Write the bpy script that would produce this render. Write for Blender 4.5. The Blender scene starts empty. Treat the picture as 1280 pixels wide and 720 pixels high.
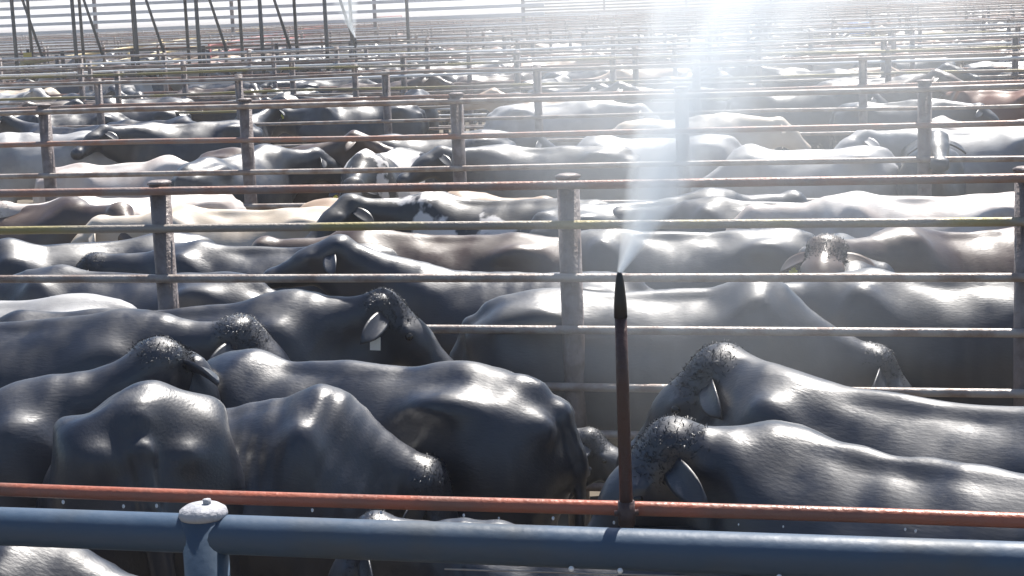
import bpy, bmesh, math, random
import numpy as np
from mathutils import Vector, Matrix
R = math.radians
random.seed(7); RNG = np.random.RandomState(5)
S = bpy.context.scene
COL = S.collection

# ------------------------------------------------------------------ camera, sky, sun, exposure
CAM_H = 2.821; PITCH = .165; ROLL = .040; FPX = 2137.; YAW = .241      # YAW: how far the fence rows are turned
cam_d = bpy.data.cameras.new('camera'); cam = bpy.data.objects.new('camera', cam_d); COL.objects.link(cam)
cam_d.sensor_width = 36; cam_d.lens = 36*FPX/1280; cam_d.clip_start = .05; cam_d.clip_end = 3000
cam.matrix_world = Matrix.Translation((0, 0, CAM_H)) @ Matrix.Rotation(math.pi/2-PITCH, 4, 'X') @ Matrix.Rotation(-ROLL, 4, 'Z')
S.camera = cam
SUN_EL, SUN_AZ = R(57), R(22)             # azimuth from straight ahead (+y) towards the right (+x)
W = bpy.data.worlds.new('World'); S.world = W; W.use_nodes = True
nt = W.node_tree; sky = nt.nodes.new('ShaderNodeTexSky'); sky.sky_type = 'NISHITA'; sky.sun_disc = False
sky.sun_elevation = SUN_EL; sky.sun_rotation = SUN_AZ; sky.dust_density = 1.0; sky.air_density = 1.2; sky.ozone_density = 4.5
nt.links.new(sky.outputs[0], nt.nodes['Background'].inputs[0]); nt.nodes['Background'].inputs[1].default_value = .06
sl = bpy.data.lights.new('sun', 'SUN'); sl.energy = 5.0; sl.angle = R(.5); sl.color = (1, .95, .88)
so = bpy.data.objects.new('sun', sl); COL.objects.link(so)
sd = Vector((math.sin(SUN_AZ)*math.cos(SUN_EL), math.cos(SUN_AZ)*math.cos(SUN_EL), math.sin(SUN_EL)))
so.rotation_euler = sd.to_track_quat('Z', 'Y').to_euler()
S.view_settings.view_transform = 'Standard'; S.view_settings.look = 'None'; S.view_settings.gamma = 1
S.view_settings.exposure = 1.05
S.cycles.use_denoising = True; S.cycles.max_bounces = 6; S.cycles.volume_bounces = 4
S.cycles.volume_step_rate = 1.0; S.cycles.volume_max_steps = 192; S.cycles.sample_clamp_indirect = 6

# ------------------------------------------------------------------ helpers
U = Vector((math.cos(YAW), -math.sin(YAW), 0)); N = Vector((math.sin(YAW), math.cos(YAW), 0))
def at(px, py, z):
    """world point at height z seen at photo pixel (px,py)"""
    v = cam.matrix_world.to_3x3() @ Vector(((px-640)/FPX, (360-py)/FPX, -1))
    return Vector((0, 0, CAM_H)) + v*((z-CAM_H)/v.z)
def pix(p):
    v = cam.matrix_world.inverted() @ Vector(p)
    return (640+FPX*v.x/-v.z, 360-FPX*v.y/-v.z)
def fence_pt(t, d, z=0):                   # t metres along a fence row whose centre is d metres ahead
    return Vector((t*math.cos(YAW), d-t*math.sin(YAW), z))
def tag(o, label=None, cat=None, group=None, kind=None):
    if label: o['label'] = label
    if cat: o['category'] = cat
    if group: o['group'] = group
    if kind: o['kind'] = kind
    return o
def link(name, data, parent=None, loc=(0, 0, 0), rot=(0, 0, 0), scale=(1, 1, 1)):
    o = bpy.data.objects.new(name, data); COL.objects.link(o)
    o.location = loc; o.rotation_euler = rot; o.scale = scale
    if parent: o.parent = parent
    return o
def mesh_from(name, V, F, mat, smooth=True):
    me = bpy.data.meshes.new(name); me.from_pydata([tuple(v) for v in V], [], [tuple(f) for f in F]); me.update()
    if smooth: me.shade_smooth()
    if mat: me.materials.append(mat)
    return me
class MB:
    def __init__(s): s.V = []; s.F = []
    def tube(s, pts, rads, n=10, cap=True, flat=1.):
        base = len(s.V); pts = [Vector(p) for p in pts]
        if not hasattr(rads, '__len__'): rads = [rads]*len(pts)
        up = None
        for i, p in enumerate(pts):
            t = (pts[min(i+1, len(pts)-1)]-pts[max(i-1, 0)]).normalized()
            if up is None: up = Vector((0, 0, 1)) if abs(t.z) < .9 else Vector((0, 1, 0))
            a = t.cross(up).normalized(); b = a.cross(t).normalized(); up = b
            for k in range(n):
                an = 2*math.pi*k/n; s.V.append(p+a*math.cos(an)*rads[i]+b*math.sin(an)*rads[i]*flat)
        for i in range(len(pts)-1):
            for k in range(n):
                k2 = (k+1) % n; s.F.append((base+(i+1)*n+k, base+(i+1)*n+k2, base+i*n+k2, base+i*n+k))
        if cap:
            s.F.append(tuple(base+k for k in range(n))); e = base+(len(pts)-1)*n; s.F.append(tuple(e+k for k in range(n))[::-1])
        return s
    def box(s, c, h, M=None):
        b = len(s.V); c = Vector(c)
        for x in (-1, 1):
            for y in (-1, 1):
                for z in (-1, 1):
                    v = Vector((x*h[0], y*h[1], z*h[2]))
                    s.V.append(c+(M @ v if M else v))
        for f in ((0, 1, 3, 2), (4, 6, 7, 5), (0, 4, 5, 1), (2, 3, 7, 6), (0, 2, 6, 4), (1, 5, 7, 3)): s.F.append(tuple(b+i for i in f))
        return s
    def ball(s, c, r, n=10, m=6):
        pts = []; rr = []
        c = Vector(c); r = r if hasattr(r, '__len__') else (r, r, r); b = len(s.V)
        for i in range(m+1):
            th = math.pi*i/m
            for k in range(n):
                a = 2*math.pi*k/n; s.V.append(c+Vector((math.sin(th)*math.cos(a)*r[0], math.sin(th)*math.sin(a)*r[1], math.cos(th)*r[2])))
        for i in range(m):
            for k in range(n):
                k2 = (k+1) % n; s.F.append((b+i*n+k, b+(i+1)*n+k, b+(i+1)*n+k2, b+i*n+k2))
        return s
    def mesh(s, name, mat, smooth=True): return mesh_from(name, s.V, s.F, mat, smooth)

# ------------------------------------------------------------------ materials
def mat(name, base, rough=.5, metal=0., spec=.5, bump=0., bscale=40., c2=None, cscale=6., sheen=0., rvar=0., cpos=(.42, .62), coat=0., bstretch=None):
    m = bpy.data.materials.new(name); m.use_nodes = True; t = m.node_tree; b = t.nodes['Principled BSDF']
    b.inputs['Base Color'].default_value = (*base, 1); b.inputs['Roughness'].default_value = rough; b.inputs['Metallic'].default_value = metal
    b.inputs['Specular IOR Level'].default_value = spec; b.inputs['Sheen Weight'].default_value = sheen; b.inputs['Sheen Roughness'].default_value = .35
    b.inputs['Coat Weight'].default_value = coat; b.inputs['Coat Roughness'].default_value = .25
    tc = t.nodes.new('ShaderNodeTexCoord')
    oi = t.nodes.new('ShaderNodeObjectInfo'); ad = t.nodes.new('ShaderNodeVectorMath'); ad.operation = 'MULTIPLY_ADD'
    cx = t.nodes.new('ShaderNodeCombineXYZ'); t.links.new(oi.outputs['Random'], cx.inputs[0]); t.links.new(oi.outputs['Random'], cx.inputs[1])
    t.links.new(cx.outputs[0], ad.inputs[0]); ad.inputs[1].default_value = (37, 61, 13); t.links.new(tc.outputs['Object'], ad.inputs[2])
    vec = ad.outputs[0]
    def noise(sc, det=5):
        n = t.nodes.new('ShaderNodeTexNoise'); n.inputs['Scale'].default_value = sc; n.inputs['Detail'].default_value = det
        t.links.new(vec, n.inputs['Vector']); return n
    if c2:
        n = noise(cscale); r = t.nodes.new('ShaderNodeValToRGB'); r.color_ramp.elements[0].position = cpos[0]; r.color_ramp.elements[1].position = cpos[1]
        r.color_ramp.elements[0].color = (*base, 1); r.color_ramp.elements[1].color = (*c2, 1)
        t.links.new(n.outputs[0], r.inputs[0]); t.links.new(r.outputs[0], b.inputs['Base Color'])
    if rvar:
        n = noise(8, 5); mr = t.nodes.new('ShaderNodeMapRange'); mr.inputs[1].default_value = .3; mr.inputs[2].default_value = .7
        mr.inputs[3].default_value = rough-rvar; mr.inputs[4].default_value = rough+rvar
        t.links.new(n.outputs[0], mr.inputs[0]); t.links.new(mr.outputs[0], b.inputs['Roughness'])
    if bump:
        n = noise(bscale, 6)
        if bstretch:
            mm = t.nodes.new('ShaderNodeMapping'); mm.inputs['Scale'].default_value = bstretch; t.links.new(vec, mm.inputs[0]); t.links.new(mm.outputs[0], n.inputs['Vector'])
        bp = t.nodes.new('ShaderNodeBump'); bp.inputs['Strength'].default_value = bump; bp.inputs['Distance'].default_value = .02
        t.links.new(n.outputs[0], bp.inputs['Height']); t.links.new(bp.outputs[0], b.inputs['Normal'])
    return m
def hide(name, base, c2=None, rough=.44, cs=3., cp=(.42, .6)):
    return mat(name, base, rough, 0, .8, .08, 110, c2, cs, rvar=.16, cpos=cp, coat=.10, bstretch=(.35, 1, 1))
HIDES = {
 'black': hide('hide_black', (.005, .008, .018), (.011, .015, .028)),
 'charcoal grey': hide('hide_charcoal', (.022, .026, .036), (.05, .055, .066)),
 'dark brown': hide('hide_dark_brown', (.05, .03, .022), (.09, .06, .045)),
 'reddish brown': hide('hide_red', (.17, .07, .04), (.24, .12, .08)),
 'tan': hide('hide_tan', (.36, .25, .17), (.45, .34, .25), .5),
 'cream': hide('hide_cream', (.46, .38, .29), (.55, .48, .40), .55),
 'white': hide('hide_white', (.60, .56, .53), (.42, .36, .33), .55),
 'grey': hide('hide_grey', (.24, .24, .25), (.38, .38, .38), .5),
 'black and white': hide('hide_piebald', (.015, .015, .018), (.65, .62, .6), .45, 1.7, (.53, .55)),
}
M = {
 'galv': mat('galvanised_pipe', (.36, .325, .30), .5, .2, .6, .3, 60, (.22, .165, .14), 7, rvar=.1),
 'galv_post': mat('weathered_post', (.22, .19, .185), .5, .15, .5, .4, 50, (.13, .10, .092), 9, rvar=.1),
 'rust_rail': mat('rusty_pipe', (.30, .17, .13), .5, .2, .5, .3, 60, (.28, .22, .2), 6),
 'olive_rail': mat('olive_pipe', (.28, .24, .10), .5, .2, .5, .3, 60, (.28, .25, .22), 1.2, cpos=(.45, .55)),
 'blue_beam': mat('blue_painted_beam', (.040, .072, .120), .5, .0, .4, .10, 30, (.06, .072, .085), 3.5, rvar=.12, cpos=(.5, .75)),
 'red_pipe': mat('red_oxide_pipe', (.34, .095, .052), .38, .05, .5, .2, 60, (.22, .085, .055), 5, rvar=.1),
 'riser': mat('brown_riser_pipe', (.06, .03, .026), .45, .1, .5, .3, 60, (.05, .028, .026), 12),
 'nozzle': mat('black_nozzle', (.012, .012, .013), .4),
 'cap': mat('worn_cap', (.36, .36, .385), .65, 0, .4, .4, 50, (.22, .23, .26), 25, cpos=(.5, .7)),
 'yellow': mat('yellow_tag', (.72, .74, .12), .45), 'whitetag': mat('white_tag', (.8, .78, .7), .45),
 'eye': mat('eye', (.01, .008, .008), .08), 'hair': mat('hair', (.008, .011, .018), .5, 0, .5),
 'hair_light': mat('hair_light', (.4, .36, .32), .5),
 'drop': mat('water_drop', (.85, .87, .9), .05, 0, .9),
 'dirt': mat('dirt', (.075, .06, .045), .85, 0, .3, .8, 3, (.17, .145, .11), .5),
 'tanboard': mat('tan_board', (.42, .35, .28), .7, 0, .3, 0, 10, (.32, .28, .24), .6), 'shed': mat('white_sheet', (.78, .79, .80), .6, 0, .3, 0, 10, (.68, .69, .70), .4),
 'darksteel': mat('dark_steel', (.05, .05, .055), .5, .4, .5),
 'redgate': mat('red_gate', (.42, .12, .11), .5), 'fadedsteel': mat('faded_steel', (.12, .115, .11), .5, .2), 'paleyellow': mat('pale_yellow_paint', (.62, .50, .26), .5), 'yellowpaint': mat('yellow_paint', (.75, .58, .12), .5),
 'barrel': mat('blue_plastic', (.05, .20, .55), .35), 'plastic_white': mat('white_plastic', (.8, .8, .8), .4),
 'concrete': mat('concrete', (.42, .40, .36), .8, 0, .3, .4, 20, (.30, .29, .26), 2),
}
M['drop'].node_tree.nodes['Principled BSDF'].inputs['Transmission Weight'].default_value = .3

# ------------------------------------------------------------------ ground
g = MB(); g.V = [Vector((-1500, -400, 0)), Vector((1500, -400, 0)), Vector((1500, 2500, 0)), Vector((-1500, 2500, 0))]; g.F = [(0, 1, 2, 3)]
gm = g.mesh('ground', M['dirt'], False); gnode = M['dirt'].node_tree
tag(link('ground', gm), kind='structure')

# ------------------------------------------------------------------ fences
def pipe(name, a, b, r, m, parent, origin, n=10, sag=0):
    a = Vector(a)-origin; b = Vector(b)-origin; k = max(2, int((b-a).length/2.2)+1)
    pts = [a.lerp(b, i/(k-1)) for i in range(k)]
    if sag:
        pts = [p+Vector((0, 0, random.uniform(-sag, sag))) for p in pts]
    return link(name, MB().tube(pts, r, n).mesh(name, m), parent)
def post_mesh(h, r, cap=True):
    b = MB().tube([(0, 0, 0), (0, 0, h-.012)], r, 14)
    if cap: b.tube([(0, 0, h-.012), (0, 0, h), (0, 0, h+.008)], [r*1.16, r*1.16, r*.8], 14)
    return b
def fence(name, d, zs, t0, t1, spacing, tfirst, post_r, rail_r, label, rails_m=None, postm='galv_post', H=None, sag=.008, n=10, group='pipe fences between the pens', gates=True, cap=True):
    o = Vector(fence_pt(0, d, 0)); root = link(name, None, loc=o)
    tag(root, label, 'fence', group)
    H = H or max(zs)+.05
    pm = post_mesh(H, post_r, cap).mesh('post', M[postm])
    k0 = math.ceil((t0-tfirst)/spacing); k1 = math.floor((t1-tfirst)/spacing)
    for k in range(k0, k1+1):
        p = fence_pt(tfirst+k*spacing, d)-o
        link('post', pm, root, loc=p, rot=(random.uniform(-.008, .008), random.uniform(-.008, .008), 0))
    for i, z in enumerate(zs):
        off = -N*(post_r+rail_r*.6) if sag else Vector((0, 0, 0))
        m = M[rails_m[i]] if rails_m else M[random.choice(['galv', 'galv', 'galv', 'rust_rail'])]
        pipe('rail', fence_pt(t0, d, z)+off, fence_pt(t1, d, z)+off, rail_r, m, root, o, n, sag)
    return root
# nearest fence: thick blue beam on round posts, with the red water pipe behind it
dA = 4.06
o = fence_pt(0, dA); rootA = link('pipe_fence', None, loc=o)
tag(rootA, 'nearest fence: thick blue-grey pipe beam on a stout round post with pale cap', 'fence', 'pipe fences between the pens')
kA = (255-640)/FPX
tA0 = None
for tt in np.arange(-3, 3, .002):
    p = fence_pt(tt, dA, 1.5)
    if pix(p)[0] >= 255: tA0 = tt; break
link('beam', MB().tube([fence_pt(t, dA, 1.50)-o for t in np.arange(-4.6, 4.7, .7)], .051, 20).mesh('beam', M['blue_beam']), rootA)
for k in (-1, 0, 1):
    pa = fence_pt(tA0+k*3.3, dA)-o
    ps = link('post', MB().tube([(0, 0, 0), (0, 0, 1.552)], .059, 20).mesh('post', M['blue_beam']), rootA, loc=pa)
    cp = MB().tube([(0, 0, 1.545), (0, 0, 1.553), (0, 0, 1.566), (0, 0, 1.576), (0, 0, 1.580)], [.060, .064, .060, .045, .02], 24).tube([(.012, 0, 1.575), (.012, 0, 1.592)], .011, 8)
    link('cap', cp.mesh('cap', M['cap']), ps)
for z in (1.0, .55):
    link('rail', MB().tube([fence_pt(t, dA, z)-o for t in np.arange(-4.6, 4.7, .7)], .03, 14).mesh('rail', M['blue_beam']), rootA)
link('wire', MB().tube([fence_pt(t, dA-.055, 1.452+.004*math.sin(t*3))-o for t in np.arange(-.2, .9, .1)], .0022, 6).mesh('wire', M['galv']), rootA)
for t in (.12, .24, .62, 1.55, 1.62, -.85):
    link('bolt', MB().ball(fence_pt(t, dA-.052, 1.462)-o, .0075, 8, 5).mesh('bolt', M['plastic_white']), rootA)

dR = 4.20
oR = fence_pt(0, dR); wp = link('water_pipe', None, loc=oR)
tag(wp, 'long red oxide water pipe running along just above the blue beam', 'pipe')
ZR = 1.560
link('pipe_run', MB().tube([fence_pt(t, dR, ZR+.003*math.sin(t*2.1))-oR for t in np.arange(-4.8, 4.9, .4)], .0185, 16).mesh('pipe_run', M['red_pipe']), wp)
for t in (-2.2, 2.6):
    link('coupling', MB().tube([fence_pt(t-.04, dR, ZR+.003*math.sin(t*2.1))-oR, fence_pt(t+.04, dR, ZR+.003*math.sin(t*2.1))-oR], .028, 16).mesh('coupling', M['red_pipe']), wp)
for k in (-1, 0, 1):                                            # hangers that carry the pipe on the fence posts
    a = fence_pt(tA0+k*3.3, dA+.05, 1.42)-oR; b = fence_pt(tA0+k*3.3, dR, 1.512)-oR
    link('bracket', MB().tube([a, (a.x, a.y, b.z-.1), b, b+Vector((0, 0, .002))], .009, 8).mesh('bracket', M['darksteel']), wp)
# sprinkler riser
for tt in np.arange(-1, 3, .002):
    if pix(fence_pt(tt, dR-.03, 1.9))[0] >= 778: tS = tt; break
base = fence_pt(tS, dR-.035, 0)
sp = link('sprinkler', None, loc=base+Vector((0, 0, ZR-.04)))
tag(sp, 'slim dark brown sprinkler riser spraying mist, clamped to the red pipe', 'sprinkler', None)
tip = at(778, 342, 2.0)
# height of tip found on the riser's own vertical
zt = 1.9
while pix(base+Vector((0, 0, zt)))[1] > 341: zt += .002
L = zt-ZR+.04
link('riser', MB().tube([(0, 0, -.03), (0, 0, L*.55), (0, 0, L-.11)], [.0165, .016, .015], 14).mesh('riser', M['riser']), sp)
link('nozzle', MB().tube([(0, 0, L-.112), (0, 0, L-.075), (0, 0, L-.03), (0, 0, L-.008), (0, 0, L)], [.0165, .0155, .0115, .008, .005], 14).mesh('nozzle', M['nozzle']), sp)
link('clamp', MB().tube([(0, 0, .01), (0, 0, .07)], .0215, 14).tube([(-.03, .0, .04), (.03, .0, .04)], .008, 8).mesh('clamp', M['riser']), sp)
TIP = base+Vector((0, 0, zt))

tl, tr = -6.5, 6.5
fence('pipe_fence', 8.196, [1.963, 1.771, 1.516, 1.263, .983, .75, .484], -7.2, 6.0, 2.105, -1.809, .054, .021,
      'pipe fence with seven rails behind the closest cattle, topped by a rusty rail',
      ['rust_rail', 'olive_rail', 'galv', 'galv', 'galv', 'galv', 'galv'], H=2.0, n=12, sag=.004)
ROWS = [(15.762, 'fence across the middle with dark posts, second row behind the nearest cattle')]
fence('pipe_fence', 15.762, [1.958, 1.636, 1.331, 1.0, .7, .4], -8.5, 8.5, 2.1, -4.656, .062, .026,
      'dark pipe fence crossing above the mist nozzle, third fence row counted from the bottom', ['galv', 'rust_rail', 'galv', 'galv', 'galv', 'galv'], H=2.02, n=8, sag=.012)
ORD = ['first', 'second', 'third', 'fourth', 'fifth', 'sixth', 'seventh', 'eighth', 'ninth', 'tenth', 'eleventh', 'twelfth', 'thirteenth', 'fourteenth',
       'fifteenth', 'sixteenth', 'seventeenth', 'eighteenth', 'nineteenth', 'twentieth', 'twenty-first', 'twenty-second', 'twenty-third', 'twenty-fourth', 'twenty-fifth', 'twenty-sixth', 'twenty-seventh', 'twenty-eighth', 'twenty-ninth', 'thirtieth'] + ['thirty-'+w for w in ('first', 'second', 'third', 'fourth', 'fifth', 'sixth', 'seventh', 'eighth', 'ninth')]
ds = [15.762]; d = 15.762; nf = 2
for i in range(3, 20):
    d += 7.55 if i % 3 else 7.0
    ds.append(d)
    hw = d*.33+3.
    nf += 1
    if i > 3:
        fence('pipe_fence', d-3.1, [1.9, 1.55, 1.25, .9, .6], -hw, hw, 4.2, -hw+1.2+random.random(), .05, .024,
          'distant hazy pipe fence, %s fence row counted up from the bottom' % ORD[nf-1], H=1.97, n=6, sag=.02, cap=False, rails_m=[random.choice(['galv', 'rust_rail', 'shed', 'olive_rail']) for _ in range(5)])
        nf += 1
    fence('pipe_fence', d, [1.95, 1.62, 1.33, 1.02, .7, .4], -hw, hw, 2.1 if d < 60 else 4.2, -hw+.4+random.random(), .055, .026,
          'distant hazy pipe fence, %s fence row counted up from the bottom' % ORD[nf-1], H=2.02, n=6, sag=.02, cap=False,
          rails_m=[random.choice(['galv', 'galv', 'rust_rail', 'shed'] if d > 30 else ['galv', 'rust_rail']) for _ in range(6)])

# ------------------------------------------------------------------ cattle: implicit body -> one continuous mesh
NR = np.random.RandomState(3)
def smin(a, b, k):
    h = np.clip(.5+.5*(b-a)/k, 0, 1); return b*(1-h)+a*h-k*h*(1-h)
def surface_nets(F, o, h):
    sg = F < 0; nx, ny, nz = F.shape
    cnt = np.zeros((nx-1, ny-1, nz-1), np.float32); acc = np.zeros((nx-1, ny-1, nz-1, 3), np.float32)
    for ax in range(3):
        oth = [a for a in range(3) if a != ax]
        for p in (0, 1):
            for q in (0, 1):
                s0 = [None]*3; s1 = [None]*3
                s0[ax] = slice(0, F.shape[ax]-1); s1[ax] = slice(1, F.shape[ax])
                for a, off in zip(oth, (p, q)):
                    s0[a] = slice(off, F.shape[a]-1+off); s1[a] = slice(off, F.shape[a]-1+off)
                f0 = F[tuple(s0)]; f1 = F[tuple(s1)]; m = (f0 < 0) != (f1 < 0)
                t = np.where(m, f0/np.where(m, f0-f1, 1), 0)
                cnt += m; acc[..., ax] += t; acc[..., oth[0]] += p*m; acc[..., oth[1]] += q*m
    cells = cnt > 0; idx = -np.ones(cnt.shape, np.int64); ii = np.argwhere(cells); idx[cells] = np.arange(len(ii))
    V = (ii+acc[cells]/cnt[cells][:, None])*h+o
    Q = []
    for ax in range(3):
        a, b = [(1, 2), (2, 0), (0, 1)][ax]
        s0 = [slice(1, -1)]*3; s0[ax] = slice(0, -1); s1 = [slice(1, -1)]*3; s1[ax] = slice(1, None)
        A = sg[tuple(s0)]; B = sg[tuple(s1)]; e = np.argwhere(A != B); flip = A[A != B]
        e = e.copy(); 
        for c in range(3):
            if c != ax: e[:, c] += 1
        def cell(da, db):
            c = e.copy(); c[:, a] -= da; c[:, b] -= db; return idx[c[:, 0], c[:, 1], c[:, 2]]
        q = np.stack([cell(1, 1), cell(0, 1), cell(0, 0), cell(1, 0)], 1)
        q[~flip] = q[~flip][:, ::-1]
        Q.append(q)
    return V, np.concatenate(Q)
def ip(x, xs, ys):
    # smooth (cubic hermite) profile
    xs = np.array(xs, float); ys = np.array(ys, float); m = np.gradient(ys, xs)
    i = np.clip(np.searchsorted(xs, x)-1, 0, len(xs)-2); h = xs[i+1]-xs[i]; t = np.clip((x-xs[i])/h, 0, 1)
    return ((2*t**3-3*t**2+1)*ys[i]+(t**3-2*t**2+t)*h*m[i]+(-2*t**3+3*t**2)*ys[i+1]+(t**3-t**2)*h*m[i+1])
def cow_shape(tail_side=0., neck_pitch=0, neck_yaw=0, head_pitch=-50, head_yaw=0, hump=.03, droop=0., bend=0., ear_droop=.35, front=0., h=.02, width=1., belly=0., step=0., neck_len=.50):
    ny_, npi = R(neck_yaw), R(neck_pitch); hy, hp = R(neck_yaw+head_yaw), R(head_pitch)
    N0 = np.array([.60, 0, 1.10-front*.8]); nd = np.array([math.cos(npi)*math.cos(ny_), math.cos(npi)*math.sin(ny_), math.sin(npi)])
    P = N0+nd*neck_len+np.array([0, 0, .06])                      # poll
    fd = np.array([math.cos(hp)*math.cos(hy), math.cos(hp)*math.sin(hy), math.sin(hp)])
    side = np.array([-math.sin(hy), math.cos(hy), 0]); hu = np.cross(fd, side)            # up normal of the head (back of face)
    if hu[2] < 0 and abs(hp) < 1.5: hu = -hu
    Mz = P+fd*.45
    lo = np.minimum(np.array([-.95, -.42, -.02]), np.minimum(P, Mz)-.2); hi = np.maximum(np.array([.9, .42, 1.5]), np.maximum(P, Mz)+.2)
    if bend: lo[1] -= .3; hi[1] += .3
    ax = [np.arange(lo[i], hi[i]+h, h, dtype=np.float32) for i in range(3)]
    X, Y, Z = np.meshgrid(*ax, indexing='ij')
    Y0 = Y; Y = Y-bend*np.clip(X-.1, -9, 9)**2*(-1)
    tx = [-.86, -.80, -.70, -.55, -.40, -.15, .10, .35, .52, .66, .80, .90]
    t = ip(X, tx, [.98, 1.10, 1.235, 1.285, 1.295, 1.265, 1.255, 1.285, 1.29+hump, 1.25+hump*.6, 1.10, .98])
    t = t-droop*np.clip((-X+.1), 0, 1)-front*np.clip(X+.35, 0, .95)
    b = ip(X, tx, [.90, .80, .68, .66, .62, .55-belly, .51-belly, .52, .55, .62, .74, .90])
    w = ip(X, tx, [.05, .13, .205, .245, .26, .30, .325, .285, .25, .215, .15, .05])*width
    cz = (t+b)/2; hz = np.maximum((t-b)/2, .03); w = np.maximum(w, .02)
    zr = (Z-cz)/hz
    we = w*(1-.30*np.clip(zr, 0, 1)**1.5-.10*np.clip(-zr, 0, 1)**2)
    F = ((np.abs(Y/we)**2.25+np.abs(zr)**2.25)**(1/2.25)-1)*np.minimum(we, hz)*.9
    F = np.maximum(F, np.abs(X)-.9)
    def ell(c, r, k=.06, sub=False, tilt=0):
        nonlocal F
        dx = X-c[0]; dy = Y-c[1]; dz = Z-c[2]
        if tilt: dx, dz = dx*math.cos(tilt)+dz*math.sin(tilt), -dx*math.sin(tilt)+dz*math.cos(tilt)
        k0 = np.sqrt((dx/r[0])**2+(dy/r[1])**2+(dz/r[2])**2); d = (k0-1)*min(r)*.9
        F = smin(F, d, k) if not sub else -smin(-F, d, k)
    def cap(a, b_, ra, rb, k=.05, bent=True, sy=1.):
        nonlocal F
        a = np.array(a, float); b_ = np.array(b_, float); ba = b_-a; L2 = float(ba@ba)
        yy = Y if bent else Y0
        px, py, pz = X-a[0], yy-a[1], Z-a[2]
        tt = np.clip((px*ba[0]+py*ba[1]+pz*ba[2])/L2, 0, 1)
        d = np.sqrt((px-tt*ba[0])**2+((py-tt*ba[1])/sy)**2+(pz-tt*ba[2])**2)-(ra+(rb-ra)*tt)
        F = smin(F, d, k)
    dr = droop
    for s in (-1, 1):
        ell((-.44, s*.20*width, 1.19-dr*.5-front*.0), (.10, .05, .05), .09)      # hook bones
        ell((-.76, s*.105*width, 1.10-dr*.8), (.055, .045, .055), .05)        # pin bones
        ell((-.56, s*.15*width, .86), (.21, .125, .30), .08, tilt=.15)   # thigh
        ell((.44, s*.185*width, .98), (.13, .075, .27), .07, tilt=-.3)      # shoulder
        ell((.56, s*.17*width, .82), (.10, .08, .13), .07)
        ell((-.27, s*.385*width, 1.03), (.17, .05, .13), .13, sub=True)    # hollow in front of the hip
        st = step*s
        # hind leg: stifle, hock, fetlock, hoof
        cap((-.52, s*.19, .72), (-.70-st*.3, s*.17, .46), .115, .062, .07); cap((-.70-st*.3, s*.17, .46), (-.66-st, s*.17, .13), .05, .038, .03)
        cap((-.66-st, s*.17, .13), (-.61-st, s*.17, .04), .042, .052, .02)
        # fore leg
        cap((.50, s*.17, .70), (.50+st*.5, s*.16, .40), .085, .058, .07); cap((.50+st*.5, s*.16, .40), (.49+st, s*.16, .12), .048, .036, .03)
        cap((.49+st, s*.16, .12), (.53+st, s*.16, .04), .04, .052, .02)
    cap((-.72, 0, 1.225-dr*.8), (.45, 0, 1.268-front*.8), .028, .03, .05)          # spine ridge
    if hump > .06: ell((.50, 0, 1.30), (.17, .085, .085+hump), .08)
    cap((-.66, 0, 1.205-dr*.8), (-.80, 0, 1.14-dr*.8), .048, .042, .05); cap((-.80, 0, 1.14-dr*.8), (-.858, 0, 1.00-dr*.6), .042, .036, .03); cap((-.858, 0, 1.00-dr*.6), (-.868, tail_side, .70), .036, .027, .02)
    # neck: crest + throat
    A = np.array([.48, 0, 1.13-front*.8]); cap(A, P-np.array([0, 0, .035])-fd*.02, .17, .098, .09, sy=.72*1.15)
    mid = (N0+P)/2; cap((.62, 0, .90-front*.4), P+fd*.13-hu*.07, .17, .088, .10, sy=.75)
    cap((.66, 0, .74), mid-np.array([0, 0, .20]), .06, .04, .08, sy=.5)
    # head
    cap(P, P+fd*.20, .098, .092, .04); cap(P+fd*.18, Mz-fd*.05, .088, .062, .04)
    cap(P+fd*.08-hu*.085, P+fd*.34-hu*.05, .068, .045, .05)
    cap(Mz-fd*.02-side*.022, Mz-fd*.02+side*.022, .066, .066, .03)
    for s in (-1, 1):
        e = P+fd*.14+side*s*.083+hu*.035; cap(e, e+fd*.02, .028, .024, .025)
        e = P+side*s*.06+hu*.02-fd*.02; cap(e, e+hu*.02, .035, .03, .03)
    F = F+.0030*np.sin(X*2*math.pi/.09+Z*2.)*np.clip(1-((X-.08)/.34)**2, 0, 1)*np.clip(1-((Z-.98)/.25)**2, 0, 1)     # ribs
    F = F+.0016*np.sin((X*.8-Z*.35)*2*math.pi/.075+np.sin(Z*9)*1.3)*np.clip(1-((X-.72)/.2)**2, 0, 1)     # neck folds
    for _ in range(9):                                             # uneven muscle, skin folds
        f_ = NR.normal(size=3)*NR.choice([7, 12, 20]); F = F+(.0036 if np.abs(f_).max() < 16 else .0011)*np.sin(X*f_[0]+Y*f_[1]+Z*f_[2]+NR.uniform(0, 6))
    V, Q = surface_nets(F, np.array([a[0] for a in ax]), h)
    V = V.astype(float)
    tri = V[Q[:, :3]]; vol = np.einsum('ij,ij->i', tri[:, 0], np.cross(tri[:, 1], tri[:, 2])).sum()
    if vol < 0: Q = Q[:, ::-1]
    def unb(v):
        v = np.array(v, float); v[..., 1] -= bend*(v[..., 0]-.1)**2*1; return v
    return dict(V=V, Q=Q, P=P, fd=fd, side=side, hu=hu, Mz=Mz, dr=dr, bend=bend)
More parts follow.
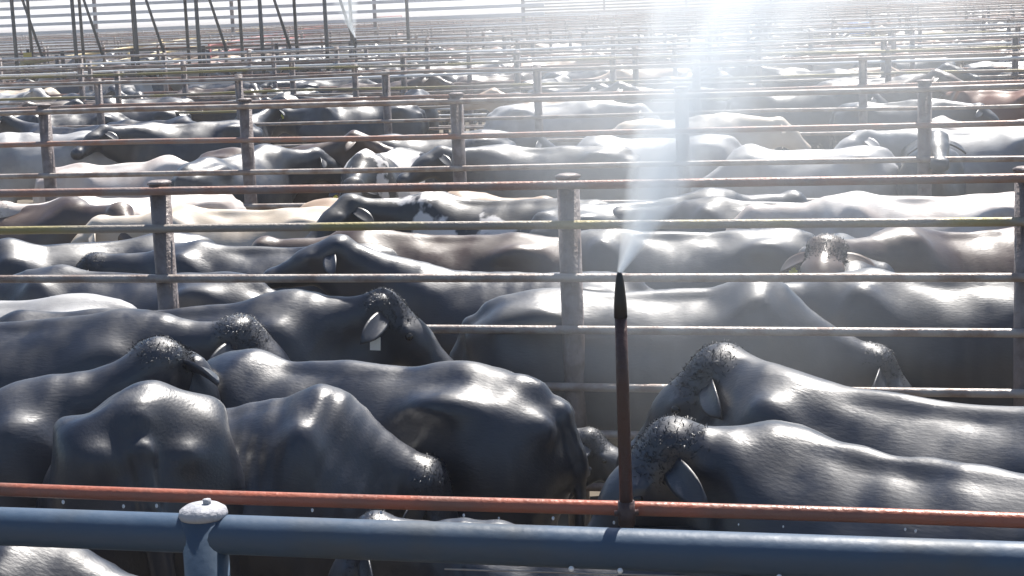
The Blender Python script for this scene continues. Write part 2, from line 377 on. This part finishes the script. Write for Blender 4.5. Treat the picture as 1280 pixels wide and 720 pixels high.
def leaf_ear(mb, root, out, up, L, Wd, lift=.3):
    root, out, up = Vector(root), Vector(out).normalized(), Vector(up)
    w = out.cross(up).normalized(); up = w.cross(out).normalized(); n = 11; b = len(mb.V)
    for i in range(n):
        s = i/(n-1); wd = Wd*(.35+.65*math.sin(math.pi*(.15+.7*s)))*(1 if s < .7 else max(.12, math.sqrt(max(0, 1-((s-.7)/.305)**2))))
        c = root+out*L*s-up*L*.25*s*s
        for k in range(8):
            a = 2*math.pi*k/8; cup = -.35*wd*(math.cos(a)**2)
            mb.V.append(c+w*math.cos(a)*wd*.5+up*(math.sin(a)*.011-cup*.7))
    for i in range(n-1):
        for k in range(8):
            k2 = (k+1) % 8; mb.F.append((b+i*8+k, b+i*8+k2, b+(i+1)*8+k2, b+(i+1)*8+k))
    mb.F.append(tuple(b+k for k in range(8))[::-1]); mb.F.append(tuple(b+(n-1)*8+k for k in range(8)))
    return root+out*L*.55-up*L*.08
def make_cow_data(hero=True, tail_side=.0, ear_droop=.35, tail=True, **kw):
    c = cow_shape(tail_side=tail_side, **kw)
    mb = MB(); P, fd, side, hu = [Vector(c[k]) for k in ('P', 'fd', 'side', 'hu')]
    tags = []
    for s in (-1, 1):
        out = side*s+Vector((0, 0, -ear_droop))-fd*.15
        tags.append(leaf_ear(mb, P+side*s*.075+fd*.03+hu*.005, out, hu if abs(hu.z) > .3 else Vector((0, 0, 1)), .19, .085))
    dr = c['dr']; ty = tail_side-c['bend']*.0
    if tail:
        yb = 0
        pts = [(-.862, yb+ty*.5, .86), (-.868, yb+ty, .72), (-.87, yb+ty, .58), (-.86, yb+ty, .42), (-.855, yb+ty, .30)]
        mb.tube(pts, [.012, .024, .024, .036, .008], 8)
    nv = len(c['V']); V = [tuple(v) for v in c['V']]+[tuple(v) for v in mb.V]
    F = [tuple(int(i) for i in q) for q in c['Q']]+[tuple(i+nv for i in f) for f in mb.F]
    c['body'] = (V, F); c['tagpos'] = tags; c['mb'] = mb
    return c
MESHC = {}
def body_mesh(key, data, hidename):
    k = (key, hidename)
    if k not in MESHC:
        if (key, None) not in MESHC:
            V, F = data['body']; me = mesh_from('cow', V, F, None); MESHC[(key, None)] = me
        me = MESHC[(key, None)].copy(); me.materials.append(HIDES[hidename]); MESHC[k] = me
    return MESHC[k]
def tag_mesh(m):
    b = MB(); b.box((0, 0, -.040), (.022, .0022, .028)); b.box((0, 0, -.006), (.011, .0022, .009)); b.ball((0, -.003, 0), .007, 8, 5)
    return b.mesh('ear_tag', M[m], False)
TAGM = {k: tag_mesh(k) for k in ('yellow', 'whitetag')}
EYEM = MB().ball((0, 0, 0), .017, 10, 7).mesh('eye', M['eye'])
def hair_mesh(c, n=1500, light=False):
    """short wet curls over the poll and the crest of the neck"""
    V = c['V']; P = c['P']; hu = c['hu']; fd = c['fd']
    d = np.linalg.norm(V-(P+fd*.03), axis=1)
    nrm = V-(P-fd*.02-np.array([0, 0, .04])); nrm /= np.linalg.norm(nrm, axis=1)[:, None]+1e-6
    m = (d < .15) & ((nrm@hu > .1) | (nrm[:, 2] > .35)); ids = np.where(m)[0]
    if len(ids) == 0: return None
    b = MB(); pr = np.clip(1-(d[ids]/.15)**2, .02, 1); pr /= pr.sum(); sel = RNG.choice(ids, size=n, p=pr)
    for i in sel:
        p = V[i]+RNG.normal(size=3)*.004; nn = nrm[i]; tdir = RNG.normal(size=3)*.55-fd*.5+np.array([0, 0, -.2]); tdir -= nn*(tdir@nn); tdir /= np.linalg.norm(tdir)+1e-6
        w = np.cross(nn, tdir)*RNG.uniform(.0010, .0019); L = RNG.uniform(.007, .018)
        p1 = p+nn*L*.15+tdir*L*.5; p2 = p+nn*L*.05+tdir*L*1.1
        j = len(b.V); b.V += [Vector(p-w-nn*.004), Vector(p+w-nn*.004), Vector(p1+w*.8), Vector(p1-w*.8), Vector(p2)]
        b.F += [(j, j+1, j+2, j+3), (j+3, j+2, j+4)]
    return b.mesh('hair', M['hair_light' if light else 'hair'])
def put_cow(data, key, hidename, loc, theta, scale=1., lx=1., label='', tags=('yellow', None), group='cattle in the pens', hero=False, light_hair=False):
    sc = (scale*lx, scale, scale)
    root = link('cow', body_mesh(key, data, hidename), None, loc, (0, 0, R(theta)), sc)
    tag(root, label, 'cow', group)
    dr = [Vector(p) for p in data['tagpos']]
    for s, tg in zip((0, 1), tags):
        if tg:
            fd = Vector(data['fd']); link('ear_tag', TAGM[tg], root, loc=dr[s]+Vector((0, 0, -.012))+fd*.012, rot=(random.uniform(-.1, .1), random.uniform(-.15, .15), -R(theta)+random.uniform(-.5, .5)))
    if hero:
        for s in (-1, 1):
            p = Vector(data['P'])+Vector(data['fd'])*.165+Vector(data['side'])*s*.098+Vector(data['hu'])*.03
            link('eye', EYEM, root, loc=p)
        if data.get('hair') is None: data['hair'] = {}
        if light_hair not in data['hair']: data['hair'][light_hair] = hair_mesh(data, light=light_hair)
        if data['hair'][light_hair]: link('hair', data['hair'][light_hair], root)
    return root
def anchor(px, py, theta, ax, az, scale, lx=1.):
    """ground position of a cow whose body point (ax,0,az) is seen at the photo pixel"""
    p = at(px, py, az*scale); th = R(theta); q = Vector((math.cos(th), math.sin(th), 0))*ax*scale*lx
    return Vector((p.x-q.x, p.y-q.y, 0))
HH = .018
heroes = [
 # name, pose, hide, (px,py, body x, body z), theta, scale, lx, tags, label
 ('h1', dict(neck_pitch=30, neck_yaw=0, head_pitch=-28, head_yaw=55, hump=.02, h=HH, ear_droop=.1, neck_len=.42), 'black', (0, 500, .40, 1.285), 12, 1.08, 1., (None, None), 'glossy black cow at the left edge with raised neck, facing right behind a rounded rump'),
 ('h2', dict(neck_pitch=8, head_pitch=-50, head_yaw=-5, hump=.03, h=HH, neck_len=.36), 'black', (120, 402, .35, 1.285), -10, 1.12, 1., ('whitetag', None), 'black cow with bowed curly head, between the left edge and the two centre cows'),
 ('h3', dict(neck_pitch=16, head_pitch=-46, head_yaw=-5, hump=.02, h=HH, neck_len=.36), 'black', (320, 383, .40, 1.285), -6, 1.12, 1., ('whitetag', None), 'black cow against the seven-rail fence, head lowered to the right, white ear tag'),
 ('h4', dict(neck_pitch=-25, head_pitch=-60, h=HH, tail_side=-.03, width=1.12, belly=.03, front=.26, neck_len=.35), 'black', (172, 487, -.45, 1.29), 104, 1.17, .58, (None, None), 'glossy wet black rump seen from straight behind, tail hanging, left foreground'),
 ('h5', dict(neck_pitch=-24, head_pitch=-72, head_yaw=-15, neck_yaw=8, hump=.0, droop=.17, h=HH, neck_len=.50, width=1.05), 'black', (385, 495, .42, 1.28), -12, 1.10, .62, ('yellow', None), 'dark young animal with curly poll, head hanging low behind the red pipe'),
 ('h6', dict(neck_pitch=-5, head_pitch=-50, h=HH, tail_side=.02, hump=.01), 'black', (604, 461, -.50, 1.29), 160, 1.10, .95, (None, None), 'black cow in the centre foreground facing left, tail hanging beside the brown riser'),
 ('h7', dict(neck_pitch=30, neck_yaw=-28, head_pitch=-50, head_yaw=45, hump=.03, h=HH, neck_len=.24), 'black', (990, 474, .50, 1.31), 146, 1.10, 1.1, (None, None), 'black cow on the right with crinkled ears, standing behind the foremost right cow'),
 ('h8', dict(neck_pitch=25, neck_yaw=50, head_pitch=-50, head_yaw=-8, hump=.05, h=HH, neck_len=.22), 'black', (966, 534, .50, 1.32), 143, 1.10, 1.05, (None, None), 'foremost cow on the right with bright wet back and curly forehead beside the riser'),
 ('h10', dict(neck_pitch=-12, head_pitch=-55, h=HH), 'black', (-5, 690, .40, 1.285), -14, 1.03, 1., ('whitetag', 'whitetag'), 'black cow in the bottom left corner, mostly below the blue beam'),
 ('h12', dict(neck_pitch=0, neck_yaw=-12, head_pitch=-40, head_yaw=-15, h=HH, neck_len=.38), 'black', (744, 541, 1.0, 1.2), -4, .72, 1., ('yellow', 'yellow'), 'small black calf with yellow tag, just left of the riser behind the centre cow'),
 ('h11', dict(neck_pitch=16, head_pitch=-55, h=HH, neck_len=.4), 'black', (458, 674, 1.02, 1.27), 176, .90, .8, ('yellow', 'yellow'), 'low black calf under the blue beam left of the centre, yellow-green tags in its ears'),
]
for key, pose, hd, (px, py, ax_, az_), th, sc, lx, tg, lab in heroes:
    dta = make_cow_data(**pose)
    put_cow(dta, key, hd, anchor(px, py, th, ax_, az_, sc, lx), th, sc, lx, lab, tg, hero=True, group='cattle nearest the blue fence')
# cattle of the second pen, behind the seven-rail fence
K = {}
K['level'] = make_cow_data(neck_pitch=2, head_pitch=-45, h=.024)
K['low'] = make_cow_data(neck_pitch=-28, head_pitch=-62, h=.024, hump=.05)
K['turn_left'] = make_cow_data(neck_pitch=12, neck_yaw=28, head_pitch=-35, head_yaw=25, h=.024)
K['turn_right'] = make_cow_data(neck_pitch=8, neck_yaw=-30, head_pitch=-40, head_yaw=-20, h=.024, hump=.06)
K['up'] = make_cow_data(neck_pitch=32, neck_yaw=6, head_pitch=-20, h=.024)
K['humped'] = make_cow_data(neck_pitch=5, head_pitch=-52, h=.024, hump=.05)
second = [
 ('low', 'grey', (62, 376, -.30, 1.28), 172, 1.06, 'grey wet cow with its rump beside the left post of the seven-rail fence'),
 ('low', 'charcoal grey', (790, 371, -.05, 1.26), -6, 1.08, 'dark cow with lit back crossing behind the nozzle, head lowered at right'),
 ('level', 'black', (360, 311, -.1, 1.27), 172, 1.06, 'black cow behind the seven-rail fence, just right of its left post, facing left'),
 ('humped', 'dark brown', (600, 297, -.2, 1.27), 170, 1.08, 'dark brown cow between the two tall fence posts, its rump near the right post'),
 ('level', 'charcoal grey', (880, 292, -.1, 1.27), 175, 1.06, 'charcoal cow in the spray right of the nozzle, facing left'),
 ('turn_left', 'dark brown', (1200, 293, .15, 1.27), 196, 1.10, 'brown cow with pale face at the right, looking left through the rails'),
 ('level', 'black', (1072, 384, 1.1, 1.15), 262, 1.04, 'black cow facing the camera through the lower rails at the right, ears lit'),
 ('level', 'white', (1160, 248, 0, 1.27), 176, 1.08, 'white and pinkish cow at the right under the top rail'),
 ('turn_right', 'white', (150, 252, .2, 1.27), 215, 1.06, 'white cow left of the left fence post with its head turned down'),
 ('low', 'black', (45, 312, .35, 1.27), 200, 1.06, 'black cow at the left edge with lit ears between second and third rail'),
 ('level', 'cream', (325, 264, -.1, 1.27), 173, 1.05, 'cream cow right of the left fence post just under the olive rail'),
 ('level', 'tan', (482, 250, -.1, 1.27), -8, 1.05, 'tan grey cow under the top rail, left of the centre'),
 ('turn_left', 'black and white', (630, 252, 0, 1.27), 165, 1.08, 'black cow with white patches under the top rail, left of the right fence post'),
 ('humped', 'charcoal grey', (800, 255, 0, 1.27), 10, 1.06, 'charcoal humped cow hidden by the thickest spray'),
 ('level', 'black', (980, 255, 0, 1.27), 168, 1.06, 'black cow in thin mist right of the thickest spray, facing left'),
 ('level', 'charcoal grey', (1265, 350, -.2, 1.27), 168, 1.06, 'dark cow cut off by the right edge behind the third rail'),
 ('level', 'black', (190, 345, -.1, 1.27), 165, 1.06, 'black cow in shade behind the left fence post'),
 ('up', 'black', (640, 345, 0, 1.27), 168, 1.0, 'black cow in deep shade behind the third rail, left of the right post'),
 ('turn_right', 'dark brown', (20, 262, .1, 1.27), -10, 1.06, 'dark brown cow at the left edge under the top rail'),
]
for j, (kk, hd, (px, py, ax_, az_), th, sc, lab) in enumerate(second):
    o = put_cow(K[kk], 'k_'+kk, hd, anchor(px, py, th, ax_, az_, sc), th, sc, 1., lab,
        (random.choice([None, 'yellow', None]), None), hero=(j in (1, 2, 5, 6, 8)), light_hair=hd in ('white', 'cream', 'tan'), group='cattle in the second pen')
# pens further back
FAR = {}
for i, (a, b_, c_, d_) in enumerate([(0, 0, -45, 0), (-28, 0, -60, .05), (12, 30, -30, 0), (2, -35, -40, .04), (26, 0, -20, 0), (-12, 15, -50, .06)]):
    FAR['f%d' % i] = make_cow_data(neck_pitch=a, neck_yaw=b_, head_pitch=c_, hump=d_, h=.034)
placed = []
def clash(x, y, th):
    for (x2, y2, t2) in placed[-70:]:
        for s in (-.6, 0, .6):
            for q in (-.6, 0, .6):
                if (x+s*math.cos(R(th))-x2-q*math.cos(R(t2)))**2+(y+s*math.sin(R(th))-y2-q*math.sin(R(t2)))**2 < .62**2: return True
    return False
colour_mix = [('black', 6), ('charcoal grey', 5), ('dark brown', 1.5), ('reddish brown', .35), ('tan', .8), ('cream', .5), ('white', .6), ('grey', .9), ('black and white', .4)]
names, wts = zip(*colour_mix); total = 0
third = [(145, 197, 'white', 5), (238, 162, 'black', 200), (480, 186, 'black and white', 250), (545, 172, 'charcoal grey', 190), (690, 186, 'charcoal grey', 172), (1010, 185, 'grey', 176), (1225, 170, 'grey', 170), (1160, 178, 'charcoal grey', 260), (60, 172, 'grey', 190), (820, 180, 'grey', 175)]
rows_ = ds+[ds[-1]+7.3]
for pi in range(len(ds)-1):
    d0, d1 = rows_[pi], rows_[pi+1]; dm = (d0+d1)/2
    want = [18, 24, 27, 29, 29, 26, 20, 16, 12, 10, 8, 6, 4, 3, 3, 2, 2][pi]
    lst = []
    if pi == 0:
        for (px, py, hd, th) in third:
            p = at(px, py, 1.36); placed.append((p.x, p.y, th)); lst.append((p.x, p.y, th, hd))
    tries = 0
    while len(lst) < want and tries < 3000:
        tries += 1
        dd = d0+1.0+(d1-d0-1.9)*random.random(); hw = dd*.31+.6
        t = random.uniform(-hw, hw); p = fence_pt(t, dd)
        th = random.choice([-14, 166])+random.gauss(0, 14) if random.random() < .7 else random.uniform(0, 360)
        if clash(p.x, p.y, th): continue
        placed.append((p.x, p.y, th))
        w2 = list(wts)
        if pi >= 1: w2 = [w*(.8 if n in ('black', 'charcoal grey', 'dark brown') else 1.1) for n, w in zip(names, wts)]
        lst.append((p.x, p.y, th, random.choices(names, w2)[0]))
    lst.sort(key=lambda q: pix((q[0], q[1], 1.3))[0])
    cnt = {}
    for (x, y, th, hd) in lst:
        
        key = random.choice(list(FAR)); f = 'facing right' if math.cos(R(th)) > .35 else 'facing left' if math.cos(R(th)) < -.35 else 'seen lengthwise'
        cnt[(hd, f)] = cnt.get((hd, f), 0)+1
        lab = '%s cow %s, %s such from the left in the %s pen back' % (hd, f, ORD[cnt[(hd, f)]-1], ORD[pi+2])
        put_cow(FAR[key], key, hd, Vector((x, y, 0)), th, random.uniform(1.0, 1.12), 1., lab, (random.choice([None, None, 'yellow']) if pi < 2 else None, None), group='cattle in the far pens'); total += 1
print('far cattle', total)

# ------------------------------------------------------------------ things among the far pens
def dir_fence(name, a, b, zs, label, m, cat='fence', postn=8, r=.03, post_r=.05, H=1.9):
    a = Vector((a.x, a.y, 0)); b = Vector((b.x, b.y, 0)); root = link(name, None, loc=a); tag(root, label, cat)
    pm = MB().tube([(0, 0, 0), (0, 0, H)], post_r, 8).mesh('post', M[m])
    for i in range(postn): link('post', pm, root, loc=(b-a)*i/(postn-1))
    for z in zs: link('rail', MB().tube([Vector((0, 0, z)), (b-a)+Vector((0, 0, z))], r, 7).mesh('rail', M[m]), root)
    return root
dir_fence('alley_fence', at(28, 82, 1.7), at(330, 36, 1.7), [1.75, 1.35, .95, .55], 'pale yellow fence slanting away to the right at upper left', 'paleyellow', postn=10, r=.05)
dir_fence('pipe_gate', at(262, 62, 1.7), at(400, 36, 1.7), [1.8, 1.5, 1.2, .9, .6, .3], 'red pipe gate slanting away at upper left, beyond the poles', 'redgate', 'gate', postn=5, r=.07)
dir_fence('pipe_gate', at(470, 24, 1.7), at(502, 22, 1.7), [1.9, 1.6, 1.3, 1.0, .7, .4], 'small dark red gate right of the distant spray', 'redgate', 'gate', postn=2, r=.06)
dir_fence('pipe_gate', at(516, 26, 1.7), at(540, 25, 1.7), [1.9, 1.6, 1.3, 1.0, .7, .4], 'small yellow gate right of the small dark red gate', 'yellowpaint', 'gate', postn=2, r=.05)
# yellow sign on a rail post at the left
p = at(36, 80, 1.7); sg = link('sign', None, loc=(p.x, p.y, 0)); tag(sg, 'small blank yellow plate on a post at upper left', 'sign')
link('post', MB().tube([(0, 0, 0), (0, 0, 2.1)], .04, 8).mesh('post', M['darksteel']), sg)
link('plate', MB().box((0, -.055, 1.85), (.11, .01, .16)).mesh('plate', M['yellowpaint'], False), sg)
# blue barrel with white canister
p = at(1073, 58, .9); bb = link('barrel', None, loc=(p.x, p.y, 0)); tag(bb, 'blue plastic barrel standing among the far pens at upper right', 'barrel')
link('drum', MB().tube([(0, 0, 0), (0, 0, .06), (0, 0, .4), (0, 0, .45), (0, 0, .5), (0, 0, 1.0), (0, 0, 1.05), (0, 0, 1.1), (0, 0, 1.6), (0, 0, 1.64)], [.36, .4, .42, .44, .42, .42, .44, .42, .4, .36], 18).mesh('drum', M['barrel']), bb)
link('lid', MB().tube([(0, 0, 1.64), (0, 0, 1.70)], [.38, .36], 18).mesh('lid', M['barrel']), bb)
p = at(1055, 58, .9); cn = link('canister', None, loc=(p.x, p.y, 0)); tag(cn, 'white canister beside the blue barrel', 'canister')
link('tank', MB().tube([(0, 0, 0), (0, 0, 1.5), (0, 0, 1.6)], [.2, .2, .08], 14).mesh('tank', M['plastic_white']), cn)
link('spout', MB().tube([(0, 0, 1.6), (0, 0, 1.72)], .05, 10).mesh('spout', M['plastic_white']), cn)
# far sprinkler
p = at(444, 47, 2.15); fs = link('sprinkler', None, loc=(p.x, p.y, 0)); tag(fs, 'distant dark sprinkler post throwing a pale plume at top left of centre', 'sprinkler')
link('riser', MB().tube([(0, 0, 0), (0, 0, 2.0)], .035, 8).mesh('riser', M['darksteel']), fs)
link('nozzle', MB().tube([(0, 0, 2.0), (0, 0, 2.15)], [.05, .02], 8).mesh('nozzle', M['nozzle']), fs)
FTIP = Vector((p.x, p.y, 2.15))
# shade frames at top left: steel posts with sloping braces and a roof over the pens
q0 = fence_pt(-16.5, 42); q1 = fence_pt(-4.5, 42)
sh = link('shade_shelter', None, loc=(q0.x, q0.y, 0)); tag(sh, 'open shade shelter on dark steel posts with slanting braces at top left', 'shelter')
pm = MB().tube([(0, 0, 0), (0, 0, 4.6)], .05, 8).mesh('post', M['fadedsteel'])
for i, tt in enumerate(np.linspace(0, 1, 8)):
    v = (q1-q0)*tt; ps = link('post', pm, sh, loc=v)
    for s in (1,):
        bm_ = MB().tube([Vector((0, 0, 1.9))+U*s*.0, Vector((0, 0, 4.5))-U*s*.75], .036, 8).mesh('brace', M['fadedsteel']); link('brace', bm_, ps, loc=U*.75)
    pq = link('post', pm, sh, loc=v+N*7)
Mu = Matrix.Rotation(-YAW, 3, 'Z')
link('roof', MB().box((q1-q0)/2+N*3.5+Vector((0, 0, 4.7)), ((q1-q0).length/2+.8, 4.3, .05), Mu).mesh('roof', M['shed'], False), sh)
link('beam', MB().box((q1-q0)/2+Vector((0, 0, 4.55)), ((q1-q0).length/2+.5, .06, .1), Mu).mesh('beam', M['darksteel'], False), sh)
link('beam', MB().box((q1-q0)/2+N*7+Vector((0, 0, 4.55)), ((q1-q0).length/2+.5, .06, .1), Mu).mesh('beam', M['darksteel'], False), sh)
# tall slatted windbreak far behind the shelter: the bright sky shows between its boards
def windbreak(t0, t1, d, hh, label, gap=.40, m='shed'):
    a = fence_pt(t0, d); r = link('windbreak', None, loc=(a.x, a.y, 0)); tag(r, label, 'windbreak')
    Lw = t1-t0; c = U*Lw/2; b = MB(); z = .3; k = 0
    while z < hh: b.box(c+Vector((0, 0, z)), (Lw/2, .03, .075), Mu); z += gap
    link('boards', b.mesh('boards', M[m], False), r)
    pm = MB().box((0, 0, hh/2), (.08, .08, hh/2)).mesh('post', M['galv_post'], False)
    for q in range(int(Lw/7)+1): link('post', pm, r, loc=U*q*7+N*.12)
windbreak(-34, 2, 78, 6.2, 'tall windbreak of pale horizontal boards against the bright sky at top left')
windbreak(2, 64, 149, 7., 'far windbreak of tan boards along the top edge, behind the last fence rows', .26, 'tanboard')

# water drops hanging under the red pipe and over the blue beam
for i in range(16):
    t = -1.35+i*.185+random.uniform(-.11, .11)
    p = fence_pt(t, dR-.01, ZR-.024-random.uniform(0, .01)); r = random.uniform(.002, .0048)
    o = link('water_drop', MB().ball((0, 0, 0), (r, r, r*1.4), 8, 6).mesh('water_drop', M['drop']), loc=p)
    tag(o, 'tiny bright water drop hanging under the red water pipe', 'water drop', 'water drops under the red pipe')

# ------------------------------------------------------------------ spray and air
def vol_mat(name, dens, scale, stretch=(1, 1, 1), lo=.42, hi=.7, col=(.92, .965, 1.), aniso=.35, fall=None, mode='plume', R0=1., ZL=1.):
    m = bpy.data.materials.new(name); m.use_nodes = True; t = m.node_tree
    for n in list(t.nodes):
        if n.type == 'BSDF_PRINCIPLED': t.nodes.remove(n)
    out = [n for n in t.nodes if n.type == 'OUTPUT_MATERIAL'][0]
    v = t.nodes.new('ShaderNodeVolumePrincipled'); v.inputs['Color'].default_value = (*col, 1); v.inputs['Anisotropy'].default_value = aniso
    t.links.new(v.outputs[0], out.inputs['Volume'])
    tc = t.nodes.new('ShaderNodeTexCoord'); mp = t.nodes.new('ShaderNodeMapping'); mp.inputs['Scale'].default_value = stretch
    t.links.new(tc.outputs['Object'], mp.inputs[0])
    n = t.nodes.new('ShaderNodeTexNoise'); n.inputs['Scale'].default_value = scale; n.inputs['Detail'].default_value = 3; t.links.new(mp.outputs[0], n.inputs['Vector'])
    mr = t.nodes.new('ShaderNodeMapRange'); mr.inputs[1].default_value = lo; mr.inputs[2].default_value = hi; mr.inputs[3].default_value = .15; mr.inputs[4].default_value = 1
    t.links.new(n.outputs[0], mr.inputs[0])
    sx = t.nodes.new('ShaderNodeSeparateXYZ'); t.links.new(tc.outputs['Object'], sx.inputs[0])
    def math_(op, a, b=None):
        k = t.nodes.new('ShaderNodeMath'); k.operation = op
        for i, q in enumerate((a, b)):
            if q is None: continue
            if isinstance(q, (int, float)): k.inputs[i].default_value = q
            else: t.links.new(q, k.inputs[i])
        return k.outputs[0]
    if mode == 'plume':
        # radial fade around the axis; density thins as the jet widens
        zz = math_('MAXIMUM', sx.outputs[2], .001); rr = math_('ADD', math_('MULTIPLY', zz, R0), .008)
        r2 = math_('SQRT', math_('ADD', math_('POWER', sx.outputs[0], 2.), math_('POWER', sx.outputs[1], 2.)))
        q = math_('DIVIDE', r2, rr); f = math_('SUBTRACT', 1., math_('MULTIPLY', q, q)); f = math_('MAXIMUM', f, 0.)
        f = math_('POWER', f, 1.3)
        thin = math_('POWER', math_('DIVIDE', .06, math_('ADD', rr, .012)), 1.5)
        fz = t.nodes.new('ShaderNodeMapRange'); fz.inputs[1].default_value = ZL*.45; fz.inputs[2].default_value = ZL; fz.inputs[3].default_value = 1; fz.inputs[4].default_value = 0
        t.links.new(zz, fz.inputs[0])
        f = math_('MULTIPLY', math_('MULTIPLY', f, thin), fz.outputs[0])
    else:
        l = t.nodes.new('ShaderNodeVectorMath'); l.operation = 'LENGTH'; sc_ = t.nodes.new('ShaderNodeVectorMath'); sc_.operation = 'DIVIDE'
        sc_.inputs[1].default_value = fall; t.links.new(tc.outputs['Object'], sc_.inputs[0]); t.links.new(sc_.outputs[0], l.inputs[0])
        f = math_('MAXIMUM', math_('SUBTRACT', 1., math_('POWER', l.outputs['Value'], 2.)), 0.)
    t.links.new(math_('MULTIPLY', math_('MULTIPLY', mr.outputs[0], f), dens), v.inputs['Density'])
    return m
def plume(loc, direction, ZL, R0, dens, label, name='spray_plume'):
    mt = vol_mat(name, dens, 7/ZL*2, (1, 1, .22), R0=R0, ZL=ZL, lo=.40, hi=.66); mt.cycles.volume_step_rate = .05
    b = MB().tube([(0, 0, .0), (0, 0, ZL*.5), (0, 0, ZL)], [.009, R0*ZL*.5+.01, R0*ZL+.01], 20)
    o = link(name, b.mesh(name, mt, False), loc=loc); o.rotation_euler = Vector(direction).to_track_quat('Z', 'Y').to_euler()
    return tag(o, label, None, None, 'stuff')
plume(TIP, (.48, .12, 1), 1.6, .33, 72, 'white water spray fanning up from the dark riser nozzle')
plume(FTIP, (-.22, 0, 1), 4., .40, 60, 'distant pale spray over the far sprinkler')
def cloud(loc, rad, dens, sc, label, stretch=(1, 1, .35)):
    mt = vol_mat('mist_drift', dens, sc, stretch, mode='cloud', fall=rad, lo=.35, hi=.7)
    o = link('mist_drift', MB().ball((0, 0, 0), rad, 16, 10).mesh('mist_drift', mt, False), loc=loc); return tag(o, label, None, None, 'stuff')
cloud((.85, 6.8, 2.6), (1.15, 1.7, 2.0), .22, 1.9, 'thin veil of falling mist right of the nozzle')
cloud((1.6, 14, 3.2), (3.2, 4.5, 2.6), .13, .8, 'pale mist drifting over the pens behind the spray')
hz = MB(); hz.box((0, 600, 6.0), (800, 640, 7.5)); hm = bpy.data.materials.new('haze'); hm.use_nodes = True
t = hm.node_tree; t.nodes.remove(t.nodes['Principled BSDF']); v = t.nodes.new('ShaderNodeVolumePrincipled')
v.inputs['Color'].default_value = (.93, .95, 1, 1); v.inputs['Density'].default_value = .0013; v.inputs['Anisotropy'].default_value = .25
t.links.new(v.outputs[0], [n for n in t.nodes if n.type == 'OUTPUT_MATERIAL'][0].inputs['Volume'])
tag(link('haze', hz.mesh('haze', hm, False)), kind='stuff')
